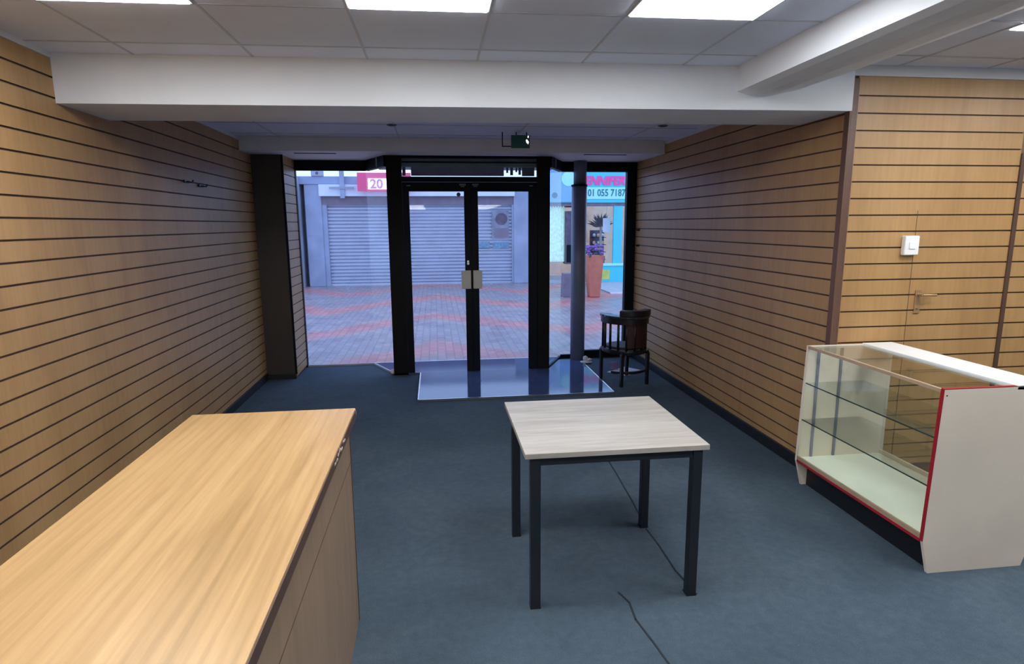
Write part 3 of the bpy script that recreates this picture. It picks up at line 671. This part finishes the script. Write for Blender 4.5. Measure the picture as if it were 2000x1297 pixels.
# teal shop on the right
YT = 17.2
ts = empty('corner_shop', (4.6, YT, 0), 'lit teal shopfront with magenta lettering seen through the right window', 'building')
B('wall', (3.15, YT+2.2, 0), (9.5, YT+2.4, 3.1), warm_wall_glow, ts)
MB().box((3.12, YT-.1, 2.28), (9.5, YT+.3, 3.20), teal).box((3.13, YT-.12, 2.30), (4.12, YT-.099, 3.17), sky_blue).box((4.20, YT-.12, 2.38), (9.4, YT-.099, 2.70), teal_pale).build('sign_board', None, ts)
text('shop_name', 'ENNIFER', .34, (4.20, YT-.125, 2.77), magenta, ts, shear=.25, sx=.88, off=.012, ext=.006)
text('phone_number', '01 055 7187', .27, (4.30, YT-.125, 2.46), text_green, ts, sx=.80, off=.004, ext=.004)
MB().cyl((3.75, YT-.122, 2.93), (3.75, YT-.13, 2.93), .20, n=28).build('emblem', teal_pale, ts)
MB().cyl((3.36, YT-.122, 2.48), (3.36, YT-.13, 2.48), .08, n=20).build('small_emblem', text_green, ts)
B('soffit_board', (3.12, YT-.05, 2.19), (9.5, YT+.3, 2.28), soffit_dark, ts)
B('stall_riser', (4.35, YT-.05, 0), (9.5, YT+.1, .50), teal, ts)
B('riser_ledge', (4.35, YT-.10, .50), (9.5, YT+.1, .56), teal_pale, ts)
for x in (5.10, 6.6, 8.1): B('mullion', (x, YT-.04, .56), (x+.25, YT+.06, 2.19), teal, ts)
B('corner_post', (3.95, YT-.02, 0), (4.10, YT+.2, 2.19), poster_dark, ts)
B('display_pane', (4.10, YT+.02, .56), (9.5, YT+.03, 2.19), shop_glass, ts)
B('shop_floor', (3.2, YT+.1, 0), (9.5, YT+2.2, .05), step_grey, ts)
B('notice', (4.75, YT-.06, .10), (5.0, YT-.0505, .38), yellow_m, ts)
st = empty('entrance_step', (5.5, 16, 0), 'pale grey stepped ramp before the teal shop', 'step')
B('slab', (4.25, 14.4, 0), (9.4, YT-.06, .03), step_grey, st, .01)
B('nosing', (4.22, 14.33, 0), (9.4, 14.4, .035), white_plastic, st)
# curtain of the lit window left of the column
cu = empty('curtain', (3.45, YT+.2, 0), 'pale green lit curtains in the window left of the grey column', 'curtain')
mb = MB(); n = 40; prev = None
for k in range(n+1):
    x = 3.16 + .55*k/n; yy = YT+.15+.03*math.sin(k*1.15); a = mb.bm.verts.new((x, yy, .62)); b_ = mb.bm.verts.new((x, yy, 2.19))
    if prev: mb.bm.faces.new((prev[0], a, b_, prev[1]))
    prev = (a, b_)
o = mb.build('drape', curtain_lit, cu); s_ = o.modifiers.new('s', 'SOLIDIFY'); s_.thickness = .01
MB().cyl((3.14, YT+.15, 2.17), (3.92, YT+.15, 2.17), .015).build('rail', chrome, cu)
t = empty('dark_cabinet', (3.84, YT+.2, 0), 'dark tall cabinet beside the pale green curtains', 'cabinet')
B('body', (3.72, YT+.05, .55), (3.93, YT+.4, 2.05), poster_dark, t, .01); B('panel', (3.75, YT+.04, .6), (3.90, YT+.049, 1.1), frame_black, t)
# goods in the teal shop window
t = empty('dried_plant', (4.84, YT+.35, .05), 'bushy dark leafed plant in the teal shop window', 'plant')
mb = MB()
for k in range(90):
    a = random.uniform(0, 2*math.pi); L = random.uniform(.26, .48); e = random.uniform(.1, 1.3)
    p0 = Vector((4.84, YT+.40, 1.60)); d = Vector((math.cos(a)*math.cos(e), .4*math.sin(a)*math.cos(e), math.sin(e)))
    q = Vector((-math.sin(a), 0, .3)).normalized()*.028; tip = p0 + d*L; mid = p0 + d*L*.55
    mb.prism([p0, mid+q, tip, mid-q], (0, .01, 0))
mb.build('foliage', leaf_m, t)
MB().cyl((4.84, YT+.40, .62), (4.84, YT+.40, 1.66), .045, .03).build('stem', raw_wood, t)
MB().cyl((4.84, YT+.40, .05), (4.84, YT+.40, .75), .10, .14, 20).build('pot', poster_dark, t)
t = empty('shelf_display', (4.95, YT+1.0, .05), 'dark shelves of small pale goods in the teal shop window', 'shelf display')
B('back_board', (4.70, YT+1.1, .05), (5.14, YT+1.14, 1.50), poster_dark, t)
mb = MB(); 
for k in range(4): mb.box((4.70, YT+.85, .62+k*.22), (5.14, YT+1.1, .635+k*.22))
mb.build('shelf', frame_black, t)
for k in range(4):
    for j in range(3):
        o = MB().blob((4.79+.13*j, YT+.95, .69+k*.22), (.045, .045, .055), None, 2).build('trinket', white_plastic if (j+k) % 2 else skin_m)
        tag(o, 'small round trinket, %s of the %s shelf in the teal shop window' % (['left', 'middle', 'right'][j], ['bottom', 'second lowest', 'second highest', 'top'][k]), 'trinket', 'trinkets in the teal shop window')
t = empty('hanging_dress', (4.40, YT+.9, 1.2), 'peach coloured garment hanging in the teal shop', 'garment')
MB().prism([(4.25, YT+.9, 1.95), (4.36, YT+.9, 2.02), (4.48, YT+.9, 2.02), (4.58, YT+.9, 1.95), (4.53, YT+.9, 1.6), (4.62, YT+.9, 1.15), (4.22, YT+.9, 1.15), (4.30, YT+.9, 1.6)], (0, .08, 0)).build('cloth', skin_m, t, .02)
MB().cyl((4.42, YT+.94, 2.0), (4.42, YT+.94, 2.19), .006).build('hanger', chrome, t)
t = empty('paper_bag', (5.0, YT+.3, 1.5), 'white paper hanging in the teal shop window', 'paper')
B('sheet', (4.86, YT+.25, 1.45), (5.08, YT+.26, 1.85), white_plastic, t); MB().cyl((4.97, YT+.255, 1.85), (4.97, YT+.255, 2.19), .004).build('string', chrome, t)
# terracotta planter
pt = empty('planter', (3.72, 13.9, 0), 'tall terracotta planter on the street with purple flowers', 'planter')
MB().hexa([(3.56,13.75,0),(3.80,13.75,0),(3.80,14.05,0),(3.56,14.05,0),(3.47,13.68,.98),(3.86,13.68,.98),(3.86,14.12,.98),(3.47,14.12,.98)]).build('pot', terracotta, pt, .02)
mb = MB()
for k in range(26): mb.blob((random.uniform(3.49, 3.84), random.uniform(13.7, 14.1), random.uniform(.98, 1.20)), (.05, .05, .04), None, 1, .2)
mb.build('flowers', purple_fl, pt)
mb = MB()
for k in range(16): mb.blob((random.uniform(3.47, 3.85), random.uniform(13.68, 14.1), random.uniform(.96, 1.08)), (.045, .045, .03), None, 1, .3)
mb.build('leaves', leaf_g, pt)
o = MB().hexa([(2.95,13.9,0),(3.27,13.9,0),(3.27,14.2,0),(2.95,14.2,0),(2.97,13.9,.55),(3.25,13.9,.55),(3.25,14.2,.55),(2.97,14.2,.55)]).build('street_crate', soffit_dark, None, .01)
tag(o, 'low dark crate on the paving left of the grey column', 'crate')
